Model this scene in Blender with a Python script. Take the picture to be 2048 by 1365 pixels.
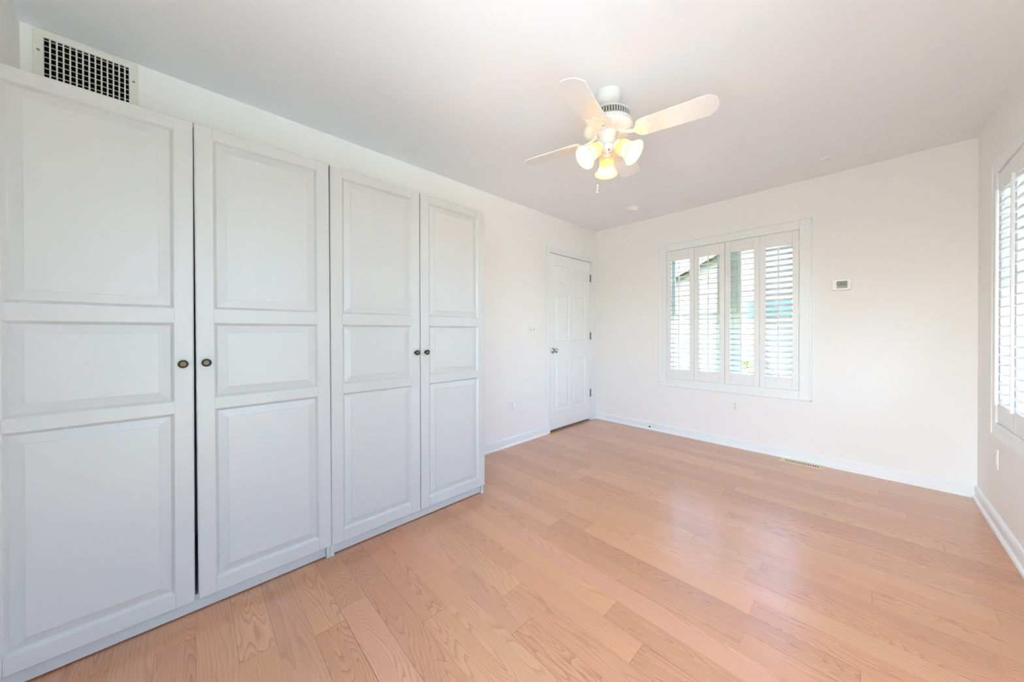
import bpy, bmesh, math, random
from mathutils import Vector, Matrix
random.seed(7)
for o in list(bpy.data.objects):
    bpy.data.objects.remove(o)
S = bpy.context.scene
C = S.collection
PI = math.pi

# ------------------------------------------------------------------ camera
CAM = Vector((2.4859, -0.5125, 1.1505))
yaw, pit, rol = math.radians(46.3495), math.radians(-0.2995), math.radians(-0.1518)
Fw = Vector((-math.sin(yaw)*math.cos(pit), math.cos(yaw)*math.cos(pit), math.sin(pit)))
R0 = Vector((math.cos(yaw), math.sin(yaw), 0)); U0 = R0.cross(Fw)
Rr = math.cos(rol)*R0 + math.sin(rol)*U0
Uu = math.cos(rol)*U0 - math.sin(rol)*R0
cd = bpy.data.cameras.new('camera'); cam = bpy.data.objects.new('camera', cd); C.objects.link(cam)
cam.matrix_world = Matrix((( Rr.x, Uu.x, -Fw.x, CAM.x), (Rr.y, Uu.y, -Fw.y, CAM.y), (Rr.z, Uu.z, -Fw.z, CAM.z), (0, 0, 0, 1)))
cd.sensor_width = 36; cd.lens = 674.08*36/2048; cd.shift_y = -13.99/2048; cd.clip_start = 0.01
S.camera = cam

# ------------------------------------------------------------------ world, sun, daylight, exposure
W = bpy.data.worlds.new('sky'); S.world = W; W.use_nodes = True
wn = W.node_tree; wn.nodes.clear()
sky = wn.nodes.new('ShaderNodeTexSky'); sky.sky_type = 'NISHITA'; sky.sun_disc = False
sky.sun_elevation = math.radians(48); sky.sun_rotation = math.radians(205); sky.air_density = 1.0; sky.dust_density = 2.5
bgn = wn.nodes.new('ShaderNodeBackground'); bgn.inputs['Strength'].default_value = 0.62
hs = wn.nodes.new('ShaderNodeHueSaturation'); hs.inputs['Saturation'].default_value = 0.95
wo = wn.nodes.new('ShaderNodeOutputWorld')
tn = wn.nodes.new('ShaderNodeMix'); tn.data_type = 'RGBA'; tn.blend_type = 'MULTIPLY'; tn.inputs['Factor'].default_value = 1; tn.inputs['B'].default_value = (.855, 1.0, 1.13, 1)
wn.links.new(sky.outputs[0], hs.inputs['Color']); wn.links.new(hs.outputs[0], tn.inputs['A']); wn.links.new(tn.outputs['Result'], bgn.inputs[0]); wn.links.new(bgn.outputs[0], wo.inputs[0])
sl = bpy.data.lights.new('sun', 'SUN'); sl.energy = 6.0; sl.angle = math.radians(0.6); sl.color = (1, .98, .95)
so = bpy.data.objects.new('sun', sl); C.objects.link(so)
so.rotation_euler = Vector((-0.38, -0.03, 1.0)).to_track_quat('Z', 'Y').to_euler()
S.view_settings.view_transform = 'Standard'; S.view_settings.look = 'None'
S.view_settings.exposure = 2.25; S.view_settings.gamma = 1; S.view_settings.use_curve_mapping = False
cy = S.cycles
cy.use_denoising = True; cy.denoising_prefilter = 'ACCURATE'; cy.use_adaptive_sampling = False; cy.max_bounces = 14; cy.diffuse_bounces = 9; cy.glossy_bounces = 5; cy.transmission_bounces = 8
cy.transparent_max_bounces = 12; cy.sample_clamp_indirect = 6; cy.blur_glossy = 0.5; cy.caustics_reflective = False; cy.caustics_refractive = False
BULB_W = .36

# ------------------------------------------------------------------ room numbers (metres)
H, YB, XR, YN = 2.4813, 3.4069, 3.0207, -1.031
T = 0.16                                            # wall thickness
Z0, Z1 = 0.622, 2.058                               # window opening
BX0, BX1 = 0.928, 2.082                             # back window opening, x
RY0, RY1 = 1.694, 2.848                             # right window opening, y

# ------------------------------------------------------------------ helpers
def lin(c):
    return tuple(((v/255)/12.92 if v/255 <= .04045 else ((v/255+.055)/1.055)**2.4) for v in c)
def mat(name, rgb, rough=.5, metal=0, spec=.5, coat=0, noise=0, nscale=40, bump=0, bscale=300):
    m = bpy.data.materials.new(name); m.use_nodes = True
    nt = m.node_tree; b = nt.nodes['Principled BSDF']
    c = lin(rgb)
    b.inputs['Base Color'].default_value = (*c, 1); b.inputs['Roughness'].default_value = rough
    b.inputs['Metallic'].default_value = metal; b.inputs['Specular IOR Level'].default_value = spec
    b.inputs['Coat Weight'].default_value = coat
    tc = nt.nodes.new('ShaderNodeTexCoord')
    if noise:
        n = nt.nodes.new('ShaderNodeTexNoise'); n.inputs['Scale'].default_value = nscale; n.inputs['Detail'].default_value = 4
        mx = nt.nodes.new('ShaderNodeMix'); mx.data_type = 'RGBA'
        mx.inputs['A'].default_value = (*[v*(1-noise) for v in c], 1); mx.inputs['B'].default_value = (*[min(1, v*(1+noise)) for v in c], 1)
        nt.links.new(tc.outputs['Object'], n.inputs['Vector']); nt.links.new(n.outputs['Fac'], mx.inputs['Factor']); nt.links.new(mx.outputs['Result'], b.inputs['Base Color'])
    if bump:
        n2 = nt.nodes.new('ShaderNodeTexNoise'); n2.inputs['Scale'].default_value = bscale; n2.inputs['Detail'].default_value = 3
        bp = nt.nodes.new('ShaderNodeBump'); bp.inputs['Strength'].default_value = bump; bp.inputs['Distance'].default_value = .002
        nt.links.new(tc.outputs['Object'], n2.inputs['Vector']); nt.links.new(n2.outputs['Fac'], bp.inputs['Height']); nt.links.new(bp.outputs[0], b.inputs['Normal'])
    return m
def obj(name, bm, m, parent=None, smooth=False):
    me = bpy.data.meshes.new(name)
    bmesh.ops.remove_doubles(bm, verts=bm.verts, dist=1e-6)
    bmesh.ops.recalc_face_normals(bm, faces=bm.faces)
    if smooth:
        for f in bm.faces: f.smooth = True
    bm.to_mesh(me); bm.free()
    for k in (m if isinstance(m, (list, tuple)) else [m]): me.materials.append(k)
    o = bpy.data.objects.new(name, me); C.objects.link(o)
    if parent: o.parent = parent
    if smooth == 'auto':
        try: me.shade_auto_smooth
        except Exception: pass
        for e in me.edges: pass
    return o
def tag(o, label, cat, group=None, kind=None):
    o['label'] = label; o['category'] = cat
    if group: o['group'] = group
    if kind: o['kind'] = kind
    return o
def thing(name, label, cat, loc=(0, 0, 0), rot=(0, 0, 0), group=None, kind=None):
    o = bpy.data.objects.new(name, None); o.empty_display_size = .05; C.objects.link(o)
    o.location = loc; o.rotation_euler = rot
    return tag(o, label, cat, group, kind)
def box(bm, a, b, bev=0, seg=2, mi=0):
    lo = [min(a[i], b[i]) for i in range(3)]; hi = [max(a[i], b[i]) for i in range(3)]
    vs = [bm.verts.new((x, y, z)) for x in (lo[0], hi[0]) for y in (lo[1], hi[1]) for z in (lo[2], hi[2])]
    fs = []
    for q in ((0, 1, 3, 2), (4, 6, 7, 5), (0, 4, 5, 1), (2, 3, 7, 6), (0, 2, 6, 4), (1, 5, 7, 3)):
        f = bm.faces.new([vs[i] for i in q]); f.material_index = mi; fs.append(f)
    if bev:
        es = list({e for f in fs for e in f.edges})
        bmesh.ops.bevel(bm, geom=es, offset=bev, segments=seg, affect='EDGES', profile=.5)
    return fs
def BOX(a, b, bev=0, seg=2):
    bm = bmesh.new(); box(bm, a, b, bev, seg); return bm
def frame_of(axis):
    w = Vector(axis).normalized()
    u = w.orthogonal().normalized(); v = w.cross(u)
    return u, v, w
def lathe(bm, prof, org=(0, 0, 0), axis=(0, 0, 1), n=40, a0=0):
    """prof: (radius, height) pairs turned around the axis"""
    u, v, w = frame_of(axis); o = Vector(org); rings = []
    for r, h in prof:
        if r < 1e-6: rings.append([bm.verts.new(o + w*h)])
        else: rings.append([bm.verts.new(o + w*h + (u*math.cos(a0+2*PI*i/n) + v*math.sin(a0+2*PI*i/n))*r) for i in range(n)])
    for A, B in zip(rings, rings[1:]):
        for i in range(n):
            j = (i+1) % n
            if len(A) == 1 and len(B) == 1: continue
            if len(A) == 1: bm.faces.new((A[0], B[i], B[j]))
            elif len(B) == 1: bm.faces.new((A[i], B[0], A[j]))
            else: bm.faces.new((A[i], B[i], B[j], A[j]))
def tube(bm, pts, r, n=10, caps=True):
    pts = [Vector(p) for p in pts]; rings = []
    for i, p in enumerate(pts):
        d = (pts[min(i+1, len(pts)-1)] - pts[max(i-1, 0)]).normalized()
        u = d.orthogonal().normalized() if not rings else (pu - d*pu.dot(d)).normalized()
        pu = u; v = d.cross(u); rr = r[i] if isinstance(r, (list, tuple)) else r
        rings.append([bm.verts.new(p + (u*math.cos(2*PI*k/n) + v*math.sin(2*PI*k/n))*rr) for k in range(n)])
    for A, B in zip(rings, rings[1:]):
        for k in range(n):
            bm.faces.new((A[k], B[k], B[(k+1) % n], A[(k+1) % n]))
    if caps:
        bm.faces.new(rings[0]); bm.faces.new(rings[-1][::-1])
def prism(bm, poly, z0, z1, M=None):
    """poly: (x, y) outline, extruded z0..z1, placed by M"""
    M = M or Matrix.Identity(4)
    a = [bm.verts.new(M @ Vector((x, y, z0))) for x, y in poly]; b = [bm.verts.new(M @ Vector((x, y, z1))) for x, y in poly]
    bm.faces.new(a[::-1]); bm.faces.new(b)
    for i in range(len(poly)):
        j = (i+1) % len(poly); bm.faces.new((a[i], a[j], b[j], b[i]))
def sweep(bm, prof, a, b, out):
    """prof: (out, up) outline swept from a to b (points on the wall at z 0); out: unit vector into the room"""
    a = Vector(a); b = Vector(b); out = Vector(out); up = Vector((0, 0, 1))
    A = [bm.verts.new(a + out*p + up*q) for p, q in prof]; B = [bm.verts.new(b + out*p + up*q) for p, q in prof]
    n = len(prof)
    for i in range(n):
        bm.faces.new((A[i], B[i], B[(i+1) % n], A[(i+1) % n]))
    bm.faces.new(A[::-1]); bm.faces.new(B)
def panelled(bm, W_, H_, T_, rects, M, edge=0.0, edged=0.0):
    """a slab 0..W_ by 0..H_ (u across, v up), front at w=0, back at w=-T_; rects: (u0, v0, u1, v1, rings) with rings [(inset, depth)...] sunk into the front; M maps (u, v, w)"""
    def V(u, v, w): return bm.verts.new(M @ Vector((u, v, w)))
    def ringq(r0, r1, w0, w1):
        P = [(r0[0], r0[1]), (r0[2], r0[1]), (r0[2], r0[3]), (r0[0], r0[3])]; Q = [(r1[0], r1[1]), (r1[2], r1[1]), (r1[2], r1[3]), (r1[0], r1[3])]
        for i in range(4):
            j = (i+1) % 4
            bm.faces.new((V(*P[i], w0), V(*P[j], w0), V(*Q[j], w1), V(*Q[i], w1)))
    us = sorted({edge, W_-edge} | {r[0] for r in rects} | {r[2] for r in rects}); vs = sorted({edge, H_-edge} | {r[1] for r in rects} | {r[3] for r in rects})
    for a, b in zip(us, us[1:]):
        for c, d in zip(vs, vs[1:]):
            mu, mv = (a+b)/2, (c+d)/2
            if any(r[0] < mu < r[2] and r[1] < mv < r[3] for r in rects): continue
            bm.faces.new((V(a, c, 0), V(b, c, 0), V(b, d, 0), V(a, d, 0)))
    for u0, v0, u1, v1, rings in rects:
        pr, pw = (u0, v0, u1, v1), 0
        for ins, dep in rings:
            nr = (u0+ins, v0+ins, u1-ins, v1-ins); ringq(pr, nr, pw, dep); pr, pw = nr, dep
        bm.faces.new((V(pr[0], pr[1], pw), V(pr[2], pr[1], pw), V(pr[2], pr[3], pw), V(pr[0], pr[3], pw)))
    if edge:
        ringq((0, 0, W_, H_), (edge, edge, W_-edge, H_-edge), -edged, 0)
    ringq((0, 0, W_, H_), (0, 0, W_, H_), -T_, -edged)
    bm.faces.new((V(0, 0, -T_), V(W_, 0, -T_), V(W_, H_, -T_), V(0, H_, -T_)))
def MAT(u, v, w, o):
    return Matrix(((u[0], v[0], w[0], o[0]), (u[1], v[1], w[1], o[1]), (u[2], v[2], w[2], o[2]), (0, 0, 0, 1)))

# ------------------------------------------------------------------ materials
M_wall = mat('wall_paint', (238, 236, 234), .6, spec=.3, bump=.05, bscale=400)
M_ceil = mat('ceiling_paint', (236, 238, 240), .75, spec=.2, bump=.05, bscale=350)
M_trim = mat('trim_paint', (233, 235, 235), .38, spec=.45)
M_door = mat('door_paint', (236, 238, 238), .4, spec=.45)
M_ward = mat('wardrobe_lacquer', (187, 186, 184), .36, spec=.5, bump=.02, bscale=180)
M_shut = mat('shutter_paint', (234, 233, 232), .4, spec=.45)
M_fan = mat('fan_enamel', (226, 223, 219), .32, spec=.5)
M_plast = mat('white_plastic', (238, 236, 232), .35)
M_dark = mat('dark_slot', (30, 28, 26), .7)
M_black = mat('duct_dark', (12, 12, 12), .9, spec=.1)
M_vent = mat('register_enamel', (226, 222, 214), .45, noise=.04, nscale=30)
M_steel = mat('hinge_steel', (150, 148, 145), .35, metal=1)
M_chrome = mat('satin_nickel', (200, 196, 186), .16, metal=1)
M_brass = mat('aged_brass_edge', (26, 24, 18), .35, metal=.6)
M_brass2 = mat('aged_brass_face', (112, 96, 66), .42, metal=.8, noise=.4, nscale=160)
M_screen = mat('screen_grey', (112, 113, 108), .3)
M_btn = mat('button_grey', (158, 156, 152), .5)
M_regwood = mat('floor_register_tan', (226, 200, 172), .45)
M_rubber = mat('rubber_grey', (72, 76, 74), .6)
M_vinyl = mat('window_vinyl', (222, 228, 216), .45)
M_siding = mat('siding_vinyl', (128, 121, 106), .6, noise=.03, nscale=3)
M_roof = mat('roof_shingle', (92, 88, 84), .9, noise=.3, nscale=30)
M_fascia = mat('fascia_white', (190, 190, 188), .6)
M_exglass = mat('house_glass', (58, 80, 100), .12, spec=.8)
M_grass = mat('lawn_green', (116, 128, 72), .95, spec=.1, noise=.4, nscale=6)
M_leaf = mat('leaf_green', (104, 122, 50), .7, noise=.45, nscale=9)
M_bark = mat('bark_brown', (92, 76, 60), .9)
M_brick = mat('outside_stucco', (196, 188, 174), .9, noise=.05)

def glass_mat(name):
    m = bpy.data.materials.new(name); m.use_nodes = True; nt = m.node_tree; nt.nodes.clear()
    t = nt.nodes.new('ShaderNodeBsdfTransparent'); t.inputs[0].default_value = (.93, .95, .94, 1)
    g = nt.nodes.new('ShaderNodeBsdfGlossy'); g.inputs['Roughness'].default_value = .02
    f = nt.nodes.new('ShaderNodeFresnel'); f.inputs['IOR'].default_value = 1.45
    x = nt.nodes.new('ShaderNodeMixShader'); o = nt.nodes.new('ShaderNodeOutputMaterial')
    nt.links.new(f.outputs[0], x.inputs[0]); nt.links.new(t.outputs[0], x.inputs[1]); nt.links.new(g.outputs[0], x.inputs[2]); nt.links.new(x.outputs[0], o.inputs[0])
    return m
M_glass = glass_mat('window_glass')
M_crystal = mat('crystal_glass', (245, 246, 246), .03, spec=.8); M_crystal.node_tree.nodes['Principled BSDF'].inputs['Transmission Weight'].default_value = .85

def shade_mat():
    m = bpy.data.materials.new('frosted_shade_glass'); m.use_nodes = True; nt = m.node_tree; nt.nodes.clear()
    t = nt.nodes.new('ShaderNodeBsdfTranslucent'); t.inputs[0].default_value = (*lin((250, 226, 176)), 1)
    d = nt.nodes.new('ShaderNodeBsdfDiffuse'); d.inputs[0].default_value = (*lin((246, 232, 200)), 1)
    g = nt.nodes.new('ShaderNodeBsdfGlossy'); g.inputs['Roughness'].default_value = .25; g.inputs[0].default_value = (1, 1, 1, 1)
    x = nt.nodes.new('ShaderNodeMixShader'); x.inputs[0].default_value = .42
    y = nt.nodes.new('ShaderNodeMixShader'); y.inputs[0].default_value = .04; o = nt.nodes.new('ShaderNodeOutputMaterial')
    nt.links.new(t.outputs[0], x.inputs[1]); nt.links.new(d.outputs[0], x.inputs[2]); nt.links.new(x.outputs[0], y.inputs[1]); nt.links.new(g.outputs[0], y.inputs[2]); nt.links.new(y.outputs[0], o.inputs[0])
    return m
M_shade = shade_mat()
def emis(name, rgb, s):
    m = bpy.data.materials.new(name); m.use_nodes = True; nt = m.node_tree; nt.nodes.clear()
    e = nt.nodes.new('ShaderNodeEmission'); e.inputs[0].default_value = (*rgb, 1); e.inputs[1].default_value = s
    o = nt.nodes.new('ShaderNodeOutputMaterial'); nt.links.new(e.outputs[0], o.inputs[0]); return m
M_bulb = emis('lit_bulb', (1, .80, .50), .8)

def oak():
    m = bpy.data.materials.new('red_oak_planks'); m.use_nodes = True; nt = m.node_tree; N = nt.nodes; L = nt.links
    b = N['Principled BSDF']
    def math_(op, a, c=None, clamp=False):
        n = N.new('ShaderNodeMath'); n.operation = op; n.use_clamp = clamp
        for i, v in enumerate((a, c)):
            if v is None: continue
            if isinstance(v, (int, float)): n.inputs[i].default_value = v
            else: L.new(v, n.inputs[i])
        return n.outputs[0]
    def mixc(fac, A, B, mode='MIX'):
        n = N.new('ShaderNodeMix'); n.data_type = 'RGBA'; n.blend_type = mode
        for nm, v in (('Factor', fac), ('A', A), ('B', B)):
            if isinstance(v, (int, float)): n.inputs[nm].default_value = v
            elif isinstance(v, tuple): n.inputs[nm].default_value = (*v, 1) if len(v) == 3 else v
            else: L.new(v, n.inputs[nm])
        return n.outputs['Result']
    uv = N.new('ShaderNodeUVMap'); uv.uv_map = 'grain'             # metres along and across, offset per plank
    at = N.new('ShaderNodeAttribute'); at.attribute_name = 'plank'  # three random numbers per plank
    sp = N.new('ShaderNodeSeparateColor'); L.new(at.outputs['Color'], sp.inputs[0]); r1, r2, r3 = sp.outputs
    su = N.new('ShaderNodeSeparateXYZ'); L.new(uv.outputs[0], su.inputs[0]); U, V = su.outputs[0], su.outputs[1]
    def noise(su_, sv_, scale, detail, w=None, rough=.5, dist=0):
        c = N.new('ShaderNodeCombineXYZ'); L.new(math_('MULTIPLY', U, su_), c.inputs[0]); L.new(math_('MULTIPLY', V, sv_), c.inputs[1])
        L.new(math_('MULTIPLY', r1, 37.0), c.inputs[2])
        n = N.new('ShaderNodeTexNoise'); n.inputs['Scale'].default_value = scale; n.inputs['Detail'].default_value = detail; n.inputs['Roughness'].default_value = rough; n.inputs['Distortion'].default_value = dist
        L.new(c.outputs[0], n.inputs['Vector']); return n.outputs['Fac']
    big = noise(1.1, 9.0, 1.0, 1.6, rough=.45)                      # long soft hills: their contours are the cathedral figure
    wob = noise(14, 60, 1.0, 2.0)
    # straight grain in some planks, cathedral in others
    fld = math_('ADD', math_('MULTIPLY', big, math_('ADD', math_('MULTIPLY', r2, 2.2), .45)), math_('MULTIPLY', V, math_('ADD', math_('MULTIPLY', r3, 5.0), 2.0)))
    fld = math_('ADD', fld, math_('MULTIPLY', wob, .035))
    ph = math_('FRACT', math_('MULTIPLY', fld, 18.0))
    ring = math_('POWER', ph, 3.0)                                   # soft rise, sharp edge, like earlywood
    ring = math_('MULTIPLY', ring, math_('SUBTRACT', 1.0, math_('POWER', ph, 40.0)))
    pores = noise(16, 900, 1.0, 2.5, rough=.6)
    porem = N.new('ShaderNodeMapRange'); porem.inputs[1].default_value = .50; porem.inputs[2].default_value = .72; L.new(pores, porem.inputs[0])
    fine = noise(40, 420, 1.0, 3, rough=.6)
    tone = noise(1.2, 4, 1.0, 2)
    ramp = N.new('ShaderNodeValToRGB'); cr = ramp.color_ramp
    cols = [(0, (206, 142, 98)), (.3, (209, 147, 100)), (.55, (211, 151, 101)), (.8, (212, 155, 108)), (1, (209, 146, 109))]
    cr.elements[0].position = 0; cr.elements[0].color = (*lin(cols[0][1]), 1); cr.elements[1].position = 1; cr.elements[1].color = (*lin(cols[-1][1]), 1)
    for p, c in cols[1:-1]:
        e = cr.elements.new(p); e.color = (*lin(c), 1)
    L.new(r1, ramp.inputs[0])
    val = math_('ADD', .93, math_('MULTIPLY', r3, .15))
    base = mixc(1.0, ramp.outputs[0], (1, 1, 1), 'MULTIPLY')
    hv = N.new('ShaderNodeHueSaturation'); L.new(base, hv.inputs['Color']); L.new(math_('ADD', val, math_('MULTIPLY', math_('SUBTRACT', tone, .5), .24)), hv.inputs['Value'])
    hv.inputs['Saturation'].default_value = .93
    dark = mixc(1.0, hv.outputs[0], lin((192, 158, 136)), 'MULTIPLY')
    c1 = mixc(math_('MULTIPLY', ring, math_('ADD', .28, math_('MULTIPLY', r2, .38))), hv.outputs[0], dark)
    c2 = mixc(math_('MULTIPLY', porem.outputs[0], math_('ADD', .22, math_('MULTIPLY', ring, .65))), c1, dark)
    c3 = mixc(math_('MULTIPLY', fine, .25), c2, dark)
    # seams between boards
    e2 = N.new('ShaderNodeUVMap'); e2.uv_map = 'edge'
    se = N.new('ShaderNodeSeparateXYZ'); L.new(e2.outputs[0], se.inputs[0])
    def near(x, w):   # 1 at the board's border
        return math_('MAXIMUM', math_('LESS_THAN', x, w), 0)
    seamfac = math_('MAXIMUM', near(se.outputs[1], .00085), near(se.outputs[0], .0009))
    sfac = math_('MULTIPLY', seamfac, math_('ADD', .12, math_('MULTIPLY', math_('POWER', r2, 2.0), .8)))
    c4 = mixc(sfac, c3, lin((70, 44, 30)))
    L.new(c4, b.inputs['Base Color'])
    b.inputs['Roughness'].default_value = .33; b.inputs['Specular IOR Level'].default_value = .6; b.inputs['Coat Weight'].default_value = 1.0; b.inputs['Coat Roughness'].default_value = .27
    L.new(math_('ADD', .27, math_('MULTIPLY', fine, .16)), b.inputs['Roughness'])
    bp = N.new('ShaderNodeBump'); bp.inputs['Strength'].default_value = .12; bp.inputs['Distance'].default_value = .0006
    L.new(math_('SUBTRACT', math_('MULTIPLY', pores, .5), math_('MULTIPLY', seamfac, 2.0)), bp.inputs['Height']); L.new(bp.outputs[0], b.inputs['Normal'])
    return m
M_oak = oak()

# ------------------------------------------------------------------ room shell
def struct(name, bm, m, label, cat='wall', parent=None):
    o = obj(name, bm, m, parent)
    if not parent: tag(o, label, cat, kind='structure')
    return o
# floor: every board is a strip of its own in one mesh, with grain and edge distances stored
bm = bmesh.new(); g_uv = bm.loops.layers.uv.new('grain'); e_uv = bm.loops.layers.uv.new('edge'); col = bm.loops.layers.float_color.new('plank')
PWD, PH0 = .1085, .0385 - 11*.1085
known = {1: 1.278, 3: 1.56, 5: 1.297, 8: 2.17, 13: 2.134, 18: 1.72, 10: 1.36, 15: .95, -1: .98}
known2 = {5: 1.923}
rf = random.Random(21)
k = 0; y = PH0
while y < YB:
    idx = k - 11
    cuts = [0.0 - .02]
    x = rf.uniform(.1, .9)
    js = []
    while x < XR: js.append(x); x += rf.uniform(.45, 1.5)
    if idx in known:
        js = [j for j in js if abs(j-known[idx]) > .3] + [known[idx]]
    if idx in known2:
        js = [j for j in js if abs(j-known2[idx]) > .3] + [known2[idx]]
    cuts = [-.02] + sorted(j for j in js if .1 < j < XR-.1) + [XR+.02]
    y0, y1 = max(y, YN), min(y+PWD, YB)
    if y1 > y0:
        for a, c in zip(cuts, cuts[1:]):
            vs = [bm.verts.new(p) for p in ((a, y0, 0), (c, y0, 0), (c, y1, 0), (a, y1, 0))]
            # inset rings so the edge distance can be read near the border
            xs = [a, a+.004, c-.004, c]; ys = [y0, y0+.004, y1-.004, y1]
            for v in vs: bm.verts.remove(v)
            rc = (rf.random(), rf.random(), rf.random(), 1); ou, ov = rf.uniform(0, 50), rf.uniform(0, 50)
            flip = rf.choice((-1, 1))
            for i in range(3):
                for j in range(3):
                    P = [(xs[i], ys[j]), (xs[i+1], ys[j]), (xs[i+1], ys[j+1]), (xs[i], ys[j+1])]
                    f = bm.faces.new([bm.verts.new((px, py, 0)) for px, py in P])
                    for l, (px, py) in zip(f.loops, P):
                        l[g_uv].uv = (flip*(px-a)+ou, py-y0+ov); l[e_uv].uv = (min(px-a, c-px, .004), min(py-y0, y1-py, .004)); l[col] = rc
    y += PWD; k += 1
me = bpy.data.meshes.new('floor'); bm.to_mesh(me); bm.free(); me.materials.append(M_oak)
fl = bpy.data.objects.new('floor', me); C.objects.link(fl); tag(fl, 'light red oak strip floor with satin finish across the whole room', 'floor', kind='structure')
struct('floor_slab', BOX((-T, YN-T, -.25), (XR+T, YB+T, -.002)), M_brick, 'concrete slab under the oak floor', 'floor')
struct('ceiling', BOX((-T, YN-T, H), (XR+T, YB+T, H+.2)), M_ceil, 'flat white painted ceiling above the fan', 'ceiling')
# left wall with a recess for the closet door
DY0, DY1, DZ1 = 2.440, 3.285, 2.066
bm = bmesh.new()
box(bm, (-T, YN-T, 0), (0, DY0, H)); box(bm, (-T, DY1, 0), (0, YB+T, H)); box(bm, (-T, DY0, DZ1), (0, DY1, H)); box(bm, (-T, DY0, 0), (-.12, DY1, DZ1))
struct('wall_left', bm, M_wall, 'off-white painted wall behind the wardrobes, with the six-panel door')
bm = bmesh.new()
box(bm, (0, YB, 0), (BX0, YB+T, H)); box(bm, (BX1, YB, 0), (XR+T, YB+T, H)); box(bm, (BX0, YB, 0), (BX1, YB+T, Z0)); box(bm, (BX0, YB, Z1), (BX1, YB+T, H))
struct('wall_back', bm, M_wall, 'off-white painted wall with the shuttered window and thermostat')
bm = bmesh.new()
QY0, QY1, QZ = -.85, .20, .10
box(bm, (XR, YN-T, 0), (XR+T, QY0, H)); box(bm, (XR, QY1, 0), (XR+T, RY0, H)); box(bm, (XR, QY0, 0), (XR+T, QY1, QZ)); box(bm, (XR, QY0, Z1), (XR+T, QY1, H)); box(bm, (XR, RY1, 0), (XR+T, YB, H)); box(bm, (XR, RY0, 0), (XR+T, RY1, Z0)); box(bm, (XR, RY0, Z1), (XR+T, RY1, H))
struct('wall_right', bm, M_wall, 'off-white painted wall with the shuttered window seen edge-on')
bm = bmesh.new()
PX0, PX1, PZ1 = 1.65, 2.93, 2.12
box(bm, (0, YN-T, 0), (PX0, YN, H)); box(bm, (PX1, YN-T, 0), (XR, YN, H)); box(bm, (PX0, YN-T, PZ1), (PX1, YN, H))
struct('wall_near', bm, M_wall, 'off-white painted wall at the end of the wardrobes')
dd = thing('added_door', 'unseen sliding glass door added for daylight in the near end wall', 'door', (PX0, YN, 0), kind='structure')  # unseen glass door, added to let more daylight into the room
bm = bmesh.new(); pw = PX1-PX0
box(bm, (0, -T, 0), (.03, .002, PZ1)); box(bm, (pw-.03, -T, 0), (pw, .002, PZ1)); box(bm, (.03, -T, PZ1-.03), (pw-.03, .002, PZ1)); box(bm, (.03, -T, 0), (pw-.03, .002, .03))
obj('door_frame', bm, M_vinyl, dd)
for a, c, dy in ((.03, pw/2+.03, -.05), (pw/2-.03, pw-.03, -.09)):
    bm = bmesh.new(); q = .06
    box(bm, (a, dy-.03, .03), (a+q, dy, PZ1-.03)); box(bm, (c-q, dy-.03, .03), (c, dy, PZ1-.03)); box(bm, (a+q, dy-.03, .03), (c-q, dy, .03+q)); box(bm, (a+q, dy-.03, PZ1-.03-q), (c-q, dy, PZ1-.03))
    sd = obj('sliding_sash', bm, M_vinyl, dd)
    bm = bmesh.new(); bm.faces.new([bm.verts.new(p) for p in ((a+q, dy-.015, .03+q), (c-q, dy-.015, .03+q), (c-q, dy-.015, PZ1-.03-q), (a+q, dy-.015, PZ1-.03-q))])
    obj('door_pane', bm, M_glass, sd)

# baseboards with shoe moulding
def bprof():
    p = [(0, 0), (.026, 0), (.0255, .008), (.022, .015), (.015, .019), (.013, .020), (.013, .064), (.011, .070), (.012, .074), (.008, .082), (.003, .087), (0, .088)]
    return p
for nm, segs, lab in (('baseboard_left', [((0, 1.002, 0), (0, 2.386, 0), (1, 0, 0)), ((0, 3.345, 0), (0, YB, 0), (1, 0, 0))], 'white baseboard between the wardrobe and the door casing'),
                      ('baseboard_back', [((0.0, YB, 0), (XR, YB, 0), (0, -1, 0))], 'white baseboard running under the back window'),
                      ('baseboard_right', [((XR, YN, 0), (XR, YB, 0), (-1, 0, 0))], 'white baseboard running below the right window'),
                      ('baseboard_near', [((.62, YN, 0), (.95, YN, 0), (0, 1, 0))], 'white baseboard on the near end wall')):
    bm = bmesh.new()
    for a, c, d in segs: sweep(bm, bprof(), a, c, d)
    struct(nm, bm, M_trim, lab, 'baseboard')

# ------------------------------------------------------------------ six-panel door in the left wall
d1 = thing('door_1', 'white six-panel interior door with round nickel knob, by the room corner', 'door', (0, DY0, 0), kind='structure')
DT = .035; dw = DY1-DY0-.010; dh = 2.058-.022
y0 = .005
Mp = MAT((0, 1, 0), (0, 0, 1), (1, 0, 0), (-.004, y0, .022))
rings = [(.006, -.0075), (.012, -.0085), (.022, -.0075), (.038, -.0015), (.040, -.0015)]
cl = (.118, .388), (.448, .718)
rz = [(.235, .845), (1.045, 1.605), (1.725, 1.930)]
rects = [(a, c-.022, b_, d-.022, rings) for a, b_ in cl for c, d in rz]
bm = bmesh.new(); panelled(bm, dw, dh, DT, rects, Mp, edge=.0015, edged=.0015)
obj('door_panel', bm, M_door, d1)
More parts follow.
